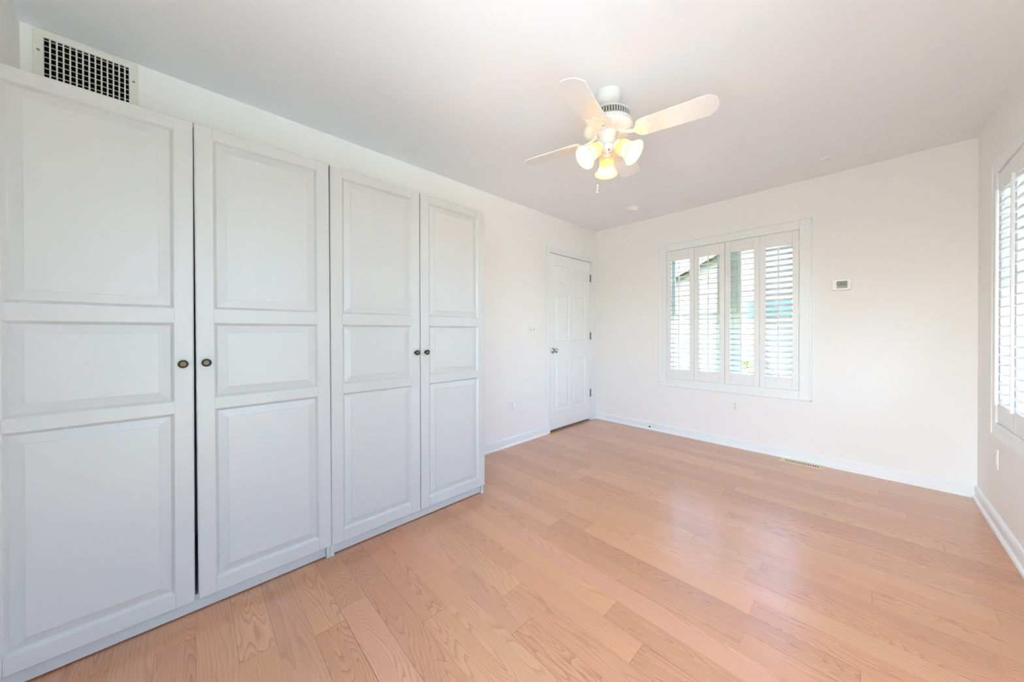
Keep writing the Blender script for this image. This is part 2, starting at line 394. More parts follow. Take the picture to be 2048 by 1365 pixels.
# casing, jamb
bm = bmesh.new()
CW = .057
yl0, yl1 = 0-CW+.004, 0+.004; yr0, yr1 = DY1-DY0-.004, DY1-DY0-.004+CW
def casing_piece(bm, a, c):
    box(bm, a, c, .004, 2)
box(bm, (0, yl0, 0), (.016, yl1, DZ1+CW-.004), .004, 2); box(bm, (.016, yl0+.002, 0), (.021, yl0+.018, DZ1+CW-.006), .002, 1)
box(bm, (0, yr0, 0), (.016, yr1, DZ1+CW-.004), .004, 2); box(bm, (.016, yr1-.018, 0), (.021, yr1-.002, DZ1+CW-.006), .002, 1)
box(bm, (0, yl1, DZ1-.004), (.0155, yr0, DZ1+CW-.004), .004, 2); box(bm, (.0155, yl0+.002, DZ1+CW-.022), (.0208, yr1-.002, DZ1+CW-.006), .002, 1)
obj('door_casing', bm, M_trim, d1)
bm = bmesh.new()
box(bm, (-.118, -.001, 0), (.0005, .003, DZ1)); box(bm, (-.118, DY1-DY0-.003, 0), (.0005, DY1-DY0+.001, DZ1)); box(bm, (-.118, 0, DZ1-.003), (.0005, DY1-DY0, DZ1+.001))
box(bm, (-.060, .003, 0), (-.041, .015, DZ1-.003)); box(bm, (-.060, DY1-DY0-.015, 0), (-.041, DY1-DY0-.003, DZ1-.003)); box(bm, (-.06, .003, DZ1-.015), (-.041, DY1-DY0-.003, DZ1-.003))
obj('door_jamb', bm, M_trim, d1)
for hz in (.355, 1.10, 1.852):
    bm = bmesh.new()
    lathe(bm, [(0, -.052), (.004, -.050), (.0065, -.046), (.0065, .046), (.004, .050), (0, .052)], (.006, DY1-DY0-.0045, hz), n=16)
    box(bm, (-.003, DY1-DY0-.018, hz-.046), (-.0015, DY1-DY0-.004, hz+.046))
    obj('door_hinge', bm, M_steel, d1, True)['label'] = 'steel butt hinge'
kb = bmesh.new()
ko = (-.004, .075, .938)
lathe(kb, [(0, 0), (.033, 0), (.033, .004), (.028, .008), (.014, .011), (.011, .016), (.011, .030), (.016, .034), (.024, .042), (.027, .052), (.025, .060), (.017, .066), (0, .068)], ko, (1, 0, 0), 32)
obj('door_knob', kb, M_chrome, d1, True)['label'] = 'polished nickel round door knob'
bm = BOX((-.006, .0005, .90), (-.0035, .006, .975)); obj('latch_plate', bm, M_steel, d1)

# ------------------------------------------------------------------ windows: casing, sashes, glass
def make_window(name, org, u, w, label, WO=1.154, Zs=None):
    """org: lower-left corner of the opening on the inner wall face; u along the wall; w into the room"""
    t = thing(name, label, 'window', org, kind='structure')
    HO = Z1-(Z0 if Zs is None else Zs)
    M = MAT(u, (0, 0, 1), w, (0, 0, 0))
    def bx(bm, a, b, bev=0):
        f0 = len(bm.verts); bm.verts.ensure_lookup_table()
        b2 = bmesh.new(); box(b2, a, b, bev, 2); b2.transform(M)
        tm = bpy.data.meshes.new('t'); b2.to_mesh(tm); b2.free(); bm.from_mesh(tm); bpy.data.meshes.remove(tm)
    CWD = .084
    bm = bmesh.new()
    bx(bm, (-CWD, -CWD, 0), (0, HO+CWD, .016), .003); bx(bm, (WO, -CWD, 0), (WO+CWD, HO+CWD, .016), .003)
    bx(bm, (0, HO, 0), (WO, HO+CWD, .0155), .003); bx(bm, (0, -CWD, 0), (WO, 0, .0155), .003)
    for a, c in (((-CWD, -CWD), (-CWD+.014, HO+CWD)), ((WO+CWD-.014, -CWD), (WO+CWD, HO+CWD)), ((-CWD, HO+CWD-.014), (WO+CWD, HO+CWD)), ((-CWD, -CWD), (WO+CWD, -CWD+.014))):
        bx(bm, (a[0], a[1], .01), (c[0], c[1], .0205), .003)
    obj('window_casing', bm, M_trim, t)
    # jamb lining
    bm = bmesh.new()
    bx(bm, (0, 0, -T), (.006, HO, .001)); bx(bm, (WO-.006, 0, -T), (WO, HO, .001)); bx(bm, (0, HO-.006, -T), (WO, HO, .001)); bx(bm, (0, 0, -T), (WO, .006, .001))
    obj('window_jamb', bm, M_vinyl, t)
    bm = bmesh.new()
    bx(bm, (WO/2-.075, .006, -T+.005), (WO/2+.075, HO-.006, -.075), .003)
    obj('window_mullion', bm, M_vinyl, t)
    for s0, s1 in ((.006, WO/2-.075), (WO/2+.075, WO-.006)):
        bm = bmesh.new(); q = .034
        hm = HO*.5
        for z0_, z1_, dp in ((.006, hm+.016, -.105), (hm-.016, HO-.006, -.135)):
            bx(bm, (s0, z0_, dp-.022), (s0+q, z1_, dp), .002); bx(bm, (s1-q, z0_, dp-.022), (s1, z1_, dp), .002)
            bx(bm, (s0+q, z0_, dp-.022), (s1-q, z0_+q*.9, dp), .002); bx(bm, (s0+q, z1_-q*.9, dp-.022), (s1-q, z1_, dp), .002)
        sash = obj('window_sash', bm, M_vinyl, t)
        for z0_, z1_, dp in ((.006, hm+.016, -.105), (hm-.016, HO-.006, -.135)):
            b3 = bmesh.new(); vs = [b3.verts.new(M @ Vector(p)) for p in ((s0+q, z0_+.03, dp-.011), (s1-q, z0_+.03, dp-.011), (s1-q, z1_-.03, dp-.011), (s0+q, z1_-.03, dp-.011))]
            b3.faces.new(vs); obj('window_pane', b3, M_glass, sash)
    return t
make_window('window_1', (BX0, YB, Z0), (1, 0, 0), (0, -1, 0), 'double window behind white shutters in the back wall')
make_window('window_2', (XR, RY1, Z0), (0, -1, 0), (-1, 0, 0), 'double window behind white shutters in the right wall')

make_window('added_window', (XR, QY1, QZ), (0, -1, 0), (-1, 0, 0), 'unseen tall window without shutters, added for daylight in the right wall nearest the wardrobes', QY1-QY0, QZ)  # unseen window, added to throw daylight onto the wardrobe side

# ------------------------------------------------------------------ plantation shutters
SW, SH = .2850, 1.428
def make_shutter(tilt, lw=.064, frame_m=M_shut):
    """local: u = +X across, z up, -Y into the room; front face at y=0"""
    t = bpy.data.objects.new('plantation_shutter', None); t.empty_display_size = .05; C.objects.link(t)
    st, rb, rt, th = .0465, .110, .112, .027
    bm = bmesh.new()
    box(bm, (0, 0, 0), (st, th, SH), .003, 2); box(bm, (SW-st, 0, 0), (SW, th, SH), .003, 2)
    box(bm, (st, .0006, 0), (SW-st, th-.0006, rb), .003, 2); box(bm, (st, .0006, SH-rt), (SW-st, th-.0006, SH), .003, 2)
    obj('shutter_frame', bm, frame_m, t)
    n = 23; z0, z1 = rb, SH-rt; p = (z1-z0)/n
    bm = bmesh.new(); x0, x1 = st+.001, SW-st-.001
    for i in range(n):
        zc = z0+p*(i+.5)
        ring = []
        for x in (x0, x1):
            R = []
            for k in range(14):
                a = 2*PI*k/14; yy = math.cos(a)*lw/2; zz = math.sin(a)*.0055
                y2 = yy*math.cos(tilt) - zz*math.sin(tilt); z2 = yy*math.sin(tilt) + zz*math.cos(tilt)
                R.append(bm.verts.new((x, th/2+y2, zc+z2)))
            ring.append(R)
        for k in range(14):
            bm.faces.new((ring[0][k], ring[1][k], ring[1][(k+1) % 14], ring[0][(k+1) % 14]))
        bm.faces.new(ring[0]); bm.faces.new(ring[1][::-1])
    lo = obj('louver', bm, frame_m, t, False)
    for f in lo.data.polygons:
        if len(f.vertices) == 4: f.use_smooth = True
    # tilt rod in front of the louvers
    fy = th/2 - math.cos(tilt)*lw/2; fz = -math.sin(tilt)*lw/2
    bm = bmesh.new(); box(bm, (SW/2-.0055, fy-.016, z0+p*.5+fz-.012), (SW/2+.0055, fy-.004, z1-p*.5+fz+.022), .003, 2)
    for i in range(n):
        zc = z0+p*(i+.5)+fz
        box(bm, (SW/2-.001, fy-.005, zc-.001), (SW/2+.001, fy+.002, zc+.001))
    obj('tilt_rod', bm, frame_m, t)
    return t
def hinge_on(t, x):
    for hz in (.13, SH/2, SH-.13):
        bm = bmesh.new()
        lathe(bm, [(0, -.034), (.0035, -.032), (.0035, .032), (0, .034)], (x, -.0035, hz), n=12)
        box(bm, (x-.012, -.0015, hz-.03), (x+.012, .0005, hz+.03))
        obj('shutter_hinge', bm, M_plast, t)
TA, TB = math.radians(8), math.radians(30)
sh_a = make_shutter(TA); sh_b = make_shutter(TB); sh_c = make_shutter(math.radians(15))
def copy_tree(o, parent=None):
    c = o.copy(); C.objects.link(c); c.parent = parent
    for ch in list(o.children): copy_tree(ch, c)
    return c
gap_l = (1.154 - 4*SW)/5
labs = ['white shutter panel at the door end of the back window, louvers open', 'white shutter panel second from the door end of the back window, sky and gable behind', 'white shutter panel of the back window with green shrubs behind its open louvers', 'white shutter panel at the thermostat end, its louvers tilted half shut']
backs = []
for i in range(4):
    o = sh_a if i == 0 else (copy_tree(sh_a) if i < 3 else sh_b)
    o.location = (BX0 + gap_l + i*(SW+gap_l), YB-.0085, Z0+.003 - (.001 if i == 3 else 0))
    tag(o, labs[i], 'shutter', 'shutter panels in the back window'); backs.append(o)
labs2 = ['white shutter panel edge-on at the far end of the right-hand window', 'white shutter panel edge-on, second from the corner in the right-hand window', 'white shutter panel third from the corner in the right-hand window', 'white shutter panel at the camera end of the right-hand window']
rights = []
for i in range(2):
    o = sh_c if i == 0 else copy_tree(sh_c)
    o.rotation_euler = (0, 0, -PI/2)
    o.location = (XR-.0085, RY1 - gap_l - i*(SW+gap_l), Z0+.003)
    tag(o, labs2[i], 'shutter', 'shutter panels in the right window'); rights.append(o)
for i in range(2, 4):
    o = copy_tree(sh_c); o.location = (XR-.0085, RY1 - gap_l - i*(SW+gap_l), Z0+.003)
    tag(o, labs2[i], 'shutter', 'shutter panels in the right window'); rights.append(o)
hinge_on(backs[0], 0); hinge_on(backs[3], SW); hinge_on(rights[0], 0)

# ------------------------------------------------------------------ wardrobes
XF = .600                                   # carcass front
def wardrobe(y0, label, gapb):
    t = thing('wardrobe', label, 'wardrobe', (0, y0, 0), group='white wardrobes along the left wall')
    bm = bmesh.new(); s = .018; e = .0005; x0 = .028
    box(bm, (x0, e, 0), (XF-.002, s, 2.006), .0006, 1); box(bm, (x0, 1-s, 0), (XF-.002, 1-e, 2.006), .0006, 1)
    box(bm, (x0, s, 1.988), (XF-.002, 1-s, 2.006), .0006, 1); box(bm, (x0, s, .062), (XF-.002, 1-s, .08), .0006, 1)
    box(bm, (x0, s, .08), (x0+.006, 1-s, 1.988))
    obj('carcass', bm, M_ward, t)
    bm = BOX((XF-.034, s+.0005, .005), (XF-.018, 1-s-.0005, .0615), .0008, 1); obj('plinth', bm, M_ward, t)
    chs = [(.0, .0), (.002, -.001), (.0110, -.0105), (.0118, -.0110), (.0124, -.0110), (.043, -.0045), (.0432, -.0025), (.046, -.0025)]
    DW, DZ0, DZ1_ = (.4955 if gapb else .4965), .066, 1.999
    for k in (0, 1):
        yk = (-.0008 if gapb else .0015) if k == 0 else (.5053 if gapb else .502)
        op = [(.836, .125), (1.193, .880), (1.953, 1.248)]
        rects = [(.055, b-DZ0, DW-.055, a-DZ0, chs[1:]) for a, b in op]
        # hairline joints between stiles and rails
        zs = [DZ0+.003, .125-.0005, .836+.0005, .880-.0005, 1.193+.0005, 1.248-.0005, 1.953+.0005, DZ1_-.003]
        for a, b in ((0, 1), (2, 3), (4, 5), (6, 7)):
            for uu in (.055, DW-.055):
                rects.append((uu-.0007, zs[a]-DZ0, uu+.0007, zs[b]-DZ0, [(.0002, -.0022)]))
        M = MAT((0, 1, 0), (0, 0, 1), (1, 0, 0), (0, 0, 0))
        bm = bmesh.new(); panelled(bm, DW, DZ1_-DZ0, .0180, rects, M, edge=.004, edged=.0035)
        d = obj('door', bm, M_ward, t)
        d.location = (XF+.0185, yk, DZ0); 
        # doors hang from their outer edge; the pair opens slightly towards the bottom
        d.rotation_euler = (gapb if k == 0 else -gapb, 0, 0)
        d.rotation_euler = (-gapb if k == 0 else gapb, 0, 0)
        ky = DW-.031 if k == 0 else .031
        kb = bmesh.new()
        lathe(kb, [(0, 0), (.0085, 0), (.0085, .003), (.006, .006), (.0055, .014), (.0085, .018), (.0135, .0205), (.0155, .0235), (.0155, .0255), (.0125, .0275), (.0105, .0272)], (0, ky, 1.03-DZ0), (1, 0, 0), 32)
        kn = obj('knob', kb, M_brass, d, True); kn['label'] = 'aged brass knob with dark rim'
        kb = bmesh.new(); lathe(kb, [(.0106, .0270), (.0095, .0282), (.0065, .0292), (.003, .0294), (.0022, .0285), (0, .0283)], (0, ky, 1.03-DZ0), (1, 0, 0), 32)
        kf = kb
        kk = obj('knob', kf, M_brass2, d, True); kk['label'] = 'aged brass knob face'
    return t
wardrobe(-1.0, 'white two-door panelled wardrobe under the air vent, dark gap between its doors', .0022)
wardrobe(0.0, 'white two-door panelled wardrobe beside the bare wall, lamp reflected in its door', .0)

# ------------------------------------------------------------------ wall register above the wardrobe
t = thing('air_vent', 'off-white metal supply register high on the wall above the wardrobe', 'air vent', (0, -1.0, 2.24))
Y0, Y1, ZA, ZB = .002, .308, 0.0, .239
oy0, oy1, oz0, oz1 = .031, .277, .035, .205
bm = bmesh.new(); n_ = 0
M = MAT((0, 1, 0), (0, 0, 1), (1, 0, 0), (.009, Y0, ZA))
for a, c in (((Y0, ZA), (Y1, oz0)), ((Y0, oz1), (Y1, ZB)), ((Y0, oz0), (oy0, oz1)), ((oy1, oz0), (Y1, oz1))):
    box(bm, (0, a[0], a[1]), (.009, c[0], c[1]), .0015, 1)
obj('register_frame', bm, M_vent, t)
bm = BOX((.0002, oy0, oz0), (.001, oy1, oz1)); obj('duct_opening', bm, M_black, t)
bm = bmesh.new()
for i in range(13):
    yc = oy0 + (oy1-oy0)*(i+.9)/13.6
    box(bm, (.0055, yc-.0026, oz0), (.0085, yc+.0026, oz1), .001, 1)
obj('vertical_vane', bm, M_vent, t)['label'] = 'row of upright vanes'
bm = bmesh.new()
for i in range(7):
    zc = oz0 + (oz1-oz0)*(i+.6)/7
    box(bm, (.0015, oy0, zc-.0019), (.0045, oy1, zc+.0019))
obj('cross_vane', bm, mat('vane_grey', (186, 182, 174), .5), t)['label'] = 'grey cross vanes behind'
for yy in (.0165, .293):
    bm = bmesh.new(); lathe(bm, [(.005, .009), (.0045, .0105), (0, .0108)], (0, yy, .143), (1, 0, 0), 16); box(bm, (.0105, yy-.0035, .1425), (.0112, yy+.0035, .1436))
    obj('screw', bm, M_steel, t)

# ------------------------------------------------------------------ plates, thermostat, small fixtures
def plate(name, label, cat, o, u, w, pw, ph, kind):
    t = thing(name, label, cat, o)
    M = MAT(u, (0, 0, 1), w, (0, 0, 0))
    def part(nm, bm, m, par=t, sm=False):
        bm.transform(M); return obj(nm, bm, m, par, sm)
    part('cover_plate', BOX((-pw/2, -ph/2, 0), (pw/2, ph/2, .0055), .0025, 2), M_plast)
    if kind == 'outlet':
        for s in (-1, 1):
            zc = s*.0195
            poly = [(.0165*math.cos(a), max(-.0135, min(.0135, .0175*math.sin(a)))+zc) for a in [2*PI*i/24 for i in range(24)]]
            b = bmesh.new(); prism(b, poly, .005, .0072); r = part('receptacle', b, M_plast)
            for ax, hh in ((-.0062, .0085), (.0062, .007)):
                part('slot', BOX((ax-.0013, zc+.0055-hh/2, .0070), (ax+.0013, zc+.0055+hh/2, .0075)), M_dark, r)
            b = bmesh.new(); lathe(b, [(.0027, .0070), (.0027, .0075), (0, .0075)], (0, zc-.0065, 0), (0, 0, 1), 12); part('slot', b, M_dark, r)
        b = bmesh.new(); lathe(b, [(.003, .0055), (.0028, .0066), (0, .0068)], (0, 0, 0), (0, 0, 1), 12); part('screw', b, M_steel)
    if kind == 'switch':
        for s in (-1, 1):
            part('toggle_bezel', BOX((s*.023-.0062, -.0125, .005), (s*.023+.0062, .0125, .0065), .0006, 1), M_btn)
            b = bmesh.new(); d = 1 if s > 0 else -1
            prism(b, [(-.0045, -.004), (.0045, -.004), (.0038, .010), (-.0038, .010)], 0, .007)
            b.transform(Matrix.Translation((s*.023, 0, .006)) @ Matrix.Rotation(d*math.radians(55), 4, 'X')); part('toggle', b, M_plast)
            for zz in (-.030, .030):
                b = bmesh.new(); lathe(b, [(.003, .0055), (.0028, .0065), (0, .0067)], (s*.023, zz, 0), (0, 0, 1), 12); part('screw', b, M_btn)
    return t
plate('light_switch', 'white double toggle light switch beside the door casing', 'light switch', (0, 2.158, 1.180), (0, 1, 0), (1, 0, 0), .115, .115, 'switch')
plate('wall_outlet', 'white duplex outlet low on the wall between wardrobe and door', 'outlet', (0, 1.856, .397), (0, 1, 0), (1, 0, 0), .072, .117, 'outlet')
plate('wall_outlet', 'white duplex outlet on the back wall just under the window', 'outlet', (1.594, YB, .409), (1, 0, 0), (0, -1, 0), .072, .117, 'outlet')
plate('wall_outlet', 'white outlet low on the right wall, seen edge-on near the corner', 'outlet', (XR, 2.905, .402), (0, -1, 0), (-1, 0, 0), .072, .117, 'outlet')

t = thing('thermostat', 'white wall thermostat with grey screen beside the back window', 'thermostat', (2.350, YB, 1.538))
obj('thermostat_body', BOX((-.058, -.026, -.046), (.058, 0, .048), .006, 3), M_plast, t)
obj('screen', BOX((-.030, -.0275, -.016), (.034, -.0255, .028)), M_screen, t)
obj('button_strip', BOX((-.030, -.0275, -.030), (.034, -.0255, -.0175)), M_btn, t)
bm = bmesh.new()
for a, c in (((-.006, .000), (-.0035, .012)), ((.006, -.002), (.0085, .011)), ((-.010, .010), (-.006, .0125)), ((-.0035, .0), (.001, .0025))):
    box(bm, (a[0], -.0280, a[1]), (c[0], -.0274, c[1]))
obj('digit', bm, M_dark, t)

t = thing('smoke_detector', 'low round white smoke detector on the ceiling behind the fan', 'smoke detector', (.752, 2.925, H))
bm = bmesh.new(); lathe(bm, [(0, -.036), (.030, -.036), (.048, -.033), (.058, -.024), (.061, -.013)], n=48); obj('detector_cover', bm, M_plast, t, True)
bm = bmesh.new(); lathe(bm, [(.058, -.012), (.068, -.011), (.071, -.006), (.071, 0)], n=48); obj('detector_base', bm, M_plast, t, True)
bm = bmesh.new(); lathe(bm, [(.004, -.038), (.004, -.036), (0, -.0385)][::-1], (.025, -.03, 0), n=12); obj('test_button', bm, M_btn, t)
bm = bmesh.new(); lathe(bm, [(0, -.010), (.024, -.010), (.034, -.006), (.036, 0)], n=40)
o = obj('sprinkler_cover', bm, M_ceil, None, True); o.location = (2.270, 3.023, H); tag(o, 'small round white cover disc on the ceiling above the thermostat', 'ceiling cover')

t = thing('door_stop', 'small grey rubber-tipped peg door stop on the back baseboard', 'door stop', (.763, YB-.013, .052))
bm = bmesh.new(); lathe(bm, [(.011, 0), (.011, .003), (.005, .006), (.0045, .055), (.006, .056)], (0, 0, 0), (0, -1, 0), 20); obj('stop_rod', bm, M_plast, t, True)
bm = bmesh.new(); lathe(bm, [(.006, .055), (.0085, .057), (.0085, .070), (.006, .073), (0, .073)], (0, 0, 0), (0, -1, 0), 20); obj('rubber_tip', bm, M_rubber, t, True)['label'] = 'dark rubber tip'

# floor register
t = thing('floor_register', 'tan metal floor register against the baseboard under the thermostat side', 'floor vent', (2.104, 3.322, 0))
bm = bmesh.new(); hw, hd = .146, .057; nsl = 15; a0 = .1065
sl_ = [(-a0 + i*2*a0/(nsl-1)) for i in range(nsl)]
xs = sorted([-hw, hw] + [s-.0042 for s in sl_] + [s+.0042 for s in sl_])
ys_ = [-hd, -.024, .024, hd]
for i in range(len(xs)-1):
    for j in range(3):
        mx_ = (xs[i]+xs[i+1])/2
        if j == 1 and any(abs(mx_-s) < .004 for s in sl_):
            continue
        box(bm, (xs[i], ys_[j], .0005), (xs[i+1], ys_[j+1], .0042))
obj('register_plate', bm, M_regwood, t)
bm = bmesh.new()
for yy in (-.006,):
    box(bm, (-a0-.006, yy-.0016, .0008), (a0+.006, yy+.0016, .0032))
obj('cross_bar', bm, M_regwood, t)
obj('duct_opening', BOX((-.118, -.027, .0002), (.118, .027, .0006)), M_black, t)

# ------------------------------------------------------------------ ceiling fan
FX, FY = 1.488, 1.187
t = thing('ceiling_fan', 'white four-blade ceiling fan with three lit frosted glass shades', 'ceiling fan', (FX, FY, H))
def Z(z): return z-H
bm = bmesh.new(); lathe(bm, [(.070, 0), (.070, -.020), (.066, -.040), (.052, -.058), (.034, -.068), (.020, -.071), (.0, -.071)], n=56); obj('canopy', bm, M_fan, t, True)
for a in (50, 75):
    bm = bmesh.new(); lathe(bm, [(.004, 0), (.003, .003), (0, .0035)], (.0695*math.cos(math.radians(a)), .0695*math.sin(math.radians(a)), -.014), (math.cos(math.radians(a)), math.sin(math.radians(a)), 0), 12)
    obj('canopy_screw', bm, M_dark, t)
bm = bmesh.new(); lathe(bm, [(.0125, -.06), (.0125, Z(2.372)), (.030, Z(2.371)), (.036, Z(2.366)), (.036, Z(2.360)), (0, Z(2.36))], n=40); obj('downrod', bm, M_fan, t, True)
bm = bmesh.new(); lathe(bm, [(.03, Z(2.362)), (.100, Z(2.360)), (.118, Z(2.356)), (.124, Z(2.351)), (.124, Z(2.3495)), (.118, Z(2.349)), (.118, Z(2.309)), (.126, Z(2.3085)), (.131, Z(2.305)), (.134, Z(2.299)), (.131, Z(2.293)), (.134, Z(2.288)), (.136, Z(2.282)), (.131, Z(2.274)), (.118, Z(2.266)), (.100, Z(2.262)), (.078, Z(2.260)), (.070, Z(2.262)), (.048, Z(2.262)), (0, Z(2.262))], n=72)
mh = obj('motor_housing', bm, M_fan, t, True)
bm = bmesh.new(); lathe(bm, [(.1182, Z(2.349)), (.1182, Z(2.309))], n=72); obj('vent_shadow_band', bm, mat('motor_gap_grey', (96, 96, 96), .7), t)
bm = bmesh.new(); nl = 54
for i in range(nl):          # interlaced oval lattice
    for s in (-1, 1):
        pts = []
        for q in range(7):
            a = 2*PI*(i + s*math.sin(q/6*PI)*.62)/nl; zz = 2.3095 + q/6*.0395
            pts.append((.1215*math.cos(a), .1215*math.sin(a), Z(zz)))
        tube(bm, pts, .0013, 5, False)
obj('vent_grille', bm, M_fan, t, True)['label'] = 'interlaced pierced ventilation band'
bm = bmesh.new()
for i in range(40):
    a = 2*PI*i/40; ca, sa = math.cos(a), math.sin(a)
    Mf = Matrix(((ca, -sa, 0, 0), (sa, ca, 0, 0), (0, 0, 1, 0), (0, 0, 0, 1)))
    P = []
    for r_, z_ in ((.080, 2.2585), (.100, 2.2605), (.117, 2.2645), (.128, 2.2715)):
        P.append(Mf @ Vector((r_, 0, Z(z_))))
    tube(bm, P, [.0014, .0026, .0034, .0018], 6)
obj('fluted_ring', bm, M_fan, t, True)
# blade irons and blades
blade_out = []
L0, L1 = .155, .532
def bhalf(s):
    if s < .03: return .040 + .020*math.sin(s/.03*PI/2)
    return .060 + (s-.03)*.012
pts = [(0, .030), (.004, .046), (.014, .055), (.03, .0595)]
pts += [(s, .0595+(s-.03)*.020) for s in (.1, .2, .3, .315)]
tip = [(.331, .0660), (.339, .0645), (.346, .0585), (.356, .0500), (.366, .0425), (.3725, .0340), (.3755, .0230), (.3765, .0120), (.3770, 0)]
half = pts + tip
outl = [(L0+s, w_) for s, w_ in half] + [(L0+s, -w_) for s, w_ in half[::-1] if w_ > 0]
azs = [13, 102.5, 193, 282]
for az in azs:
    Rz = Matrix.Rotation(math.radians(az), 4, 'Z')
    # looking outward the right-hand edge (local -y) is raised
    Mb = Rz @ Matrix.Translation((0, 0, Z(2.238))) @ Matrix.Rotation(math.radians(-12), 4, 'X')
    bm = bmesh.new(); prism(bm, outl, 0, .0055, Mb)
    bmesh.ops.bevel(bm, geom=[e for e in bm.edges], offset=.0012, segments=1, affect='EDGES')
    bl = obj('blade', bm, M_fan, t)
    bm = bmesh.new()
    # scrolled bracket under the blade root
    br = [(.118, -.010), (.140, -.012), (.150, -.026), (.162, -.044), (.180, -.054), (.204, -.055), (.214, -.048), (.206, -.038), (.198, -.026), (.206, -.014), (.220, -.008), (.226, 0)]
    poly = br + [(x_, -y_) for x_, y_ in br[::-1] if y_ != 0]
    prism(bm, poly, -.0045, 0, Mb)
    for (a_, b_) in ((.166, -.034), (.166, .034), (.212, 0)):
        lathe(bm, [(.0045, 0), (.004, .002), (0, .003)], Mb @ Vector((a_, b_, -.0045)), (0, 0, -1), 12)
    A_ = Rz @ Vector((.070, 0, Z(2.260)))
    B_ = Mb @ Vector((.130, 0, -.002)); Cc = Rz @ Vector((.098, 0, Z(2.246)))
    tube(bm, [A_, Cc, B_], [.011, .009, .010], 10)
    lathe(bm, [(0, -.004), (.015, -.003), (.017, .004), (.017, .012)], A_ + Vector((0, 0, -.004)), (0, 0, 1), 16)
    obj('blade_bracket', bm, M_fan, t)
bm = bmesh.new(); lathe(bm, [(.052, Z(2.262)), (.052, Z(2.256)), (.047, Z(2.253)), (.047, Z(2.202)), (.044, Z(2.197)), (.030, Z(2.195)), (0, Z(2.195))], n=48); obj('switch_housing', bm, M_fan, t, True)
bm = bmesh.new(); lathe(bm, [(.030, Z(2.197)), (.040, Z(2.192)), (.042, Z(2.184)), (.040, Z(2.176)), (.032, Z(2.164)), (.020, Z(2.158)), (.008, Z(2.155)), (.006, Z(2.149)), (0, Z(2.147))], n=48)
obj('light_fitter', bm, M_fan, t, True)
for az in (5, 125, 245):
    ca, sa = math.cos(math.radians(az)), math.sin(math.radians(az))
    neck = Vector((.050*ca, .050*sa, Z(2.186))); mouth = Vector((.146*ca, .146*sa, Z(2.106)))
    ax = (mouth-neck).normalized(); ln = (mouth-neck).length
    bm = bmesh.new(); tube(bm, [(.026*ca, .026*sa, Z(2.184)), (.036*ca, .036*sa, Z(2.190)), neck-ax*.004, neck+ax*.004], [.010, .011, .014, .020], 14)
    lathe(bm, [(.012, -.006), (.024, -.002), (.030, .004), (.030, .020), (.027, .020), (.027, .004), (0, .002)], neck, ax, 36)
    obj('lamp_holder', bm, M_fan, t, True)
    bm = bmesh.new()
    pr = [(.0255, .010), (.0265, .018), (.033, .024), (.0385, .034), (.0405, .048), (.0400, .062), (.0400, .076), (.0430, .090), (.0490, .104), (.0570, .116), (.0640, .1255), (.0655, .128)]
    pin = [(r_-.0028, h_) for r_, h_ in pr[::-1]]
    lathe(bm, pr+pin, neck, ax, 48)
    shd = obj('lamp_shade', bm, M_shade, t, True); shd['label'] = 'frosted cream glass bell shade'
    bm = bmesh.new(); lathe(bm, [(0, .018), (.011, .020), (.012, .034), (.018, .044), (.024, .058), (.026, .068), (.022, .082), (.012, .090), (0, .092)], neck, ax, 24)
    obj('bulb', bm, M_bulb, shd, True)['label'] = 'lit warm bulb'
    ld = bpy.data.lights.new('lamp_glow', 'POINT'); ld.energy = BULB_W; ld.shadow_soft_size = .02; ld.color = (1, .85, .66)
    lo_ = bpy.data.objects.new('lamp_glow', ld); C.objects.link(lo_); lo_.parent = t; lo_.location = neck + ax*.112
# pull chains
def chain(x, y, z0, z1, name):
    bm = bmesh.new(); n = int((z0-z1)/.0042)
    for i in range(n):
        z = z0-(i+.5)*(z0-z1)/n
        lathe(bm, [(0, .0014), (.0013, 0), (0, -.0014)], (x, y, z), (0, 0, 1), 6)
    tube(bm, [(x, y, z0), (x, y, z1)], .0005, 5)
    return obj(name, bm, M_chrome, t)
cx_, cy_ = -.0400, -.0420
c1 = chain(cx_, cy_, Z(2.225), Z(1.985), 'pull_chain')
bm = bmesh.new(); tube(bm, [(-.033, -.033, Z(2.225)), (cx_, cy_, Z(2.225))], .004, 8); obj('chain_guide', bm, M_fan, t)
bm = bmesh.new(); lathe(bm, [(0, Z(1.989)), (.0045, Z(1.986)), (.0045, Z(1.978)), (.0030, Z(1.974)), (.0060, Z(1.968)), (.0035, Z(1.962)), (.0090, Z(1.956)), (.0125, Z(1.947)), (.0115, Z(1.938)), (.0065, Z(1.931)), (.0035, Z(1.926)), (0, Z(1.925))], (cx_, cy_, 0), n=10)
obj('crystal_drop', bm, M_crystal, c1)['label'] = 'clear faceted crystal pull'
chain(.018, -.020, Z(2.165), Z(2.062), 'pull_chain')
bm = bmesh.new(); lathe(bm, [(.0035, 0), (.0045, .004), (.0045, .009), (0, .011)], (.018, -.020, Z(2.157)), n=12); obj('chain_guide', bm, M_steel, t)

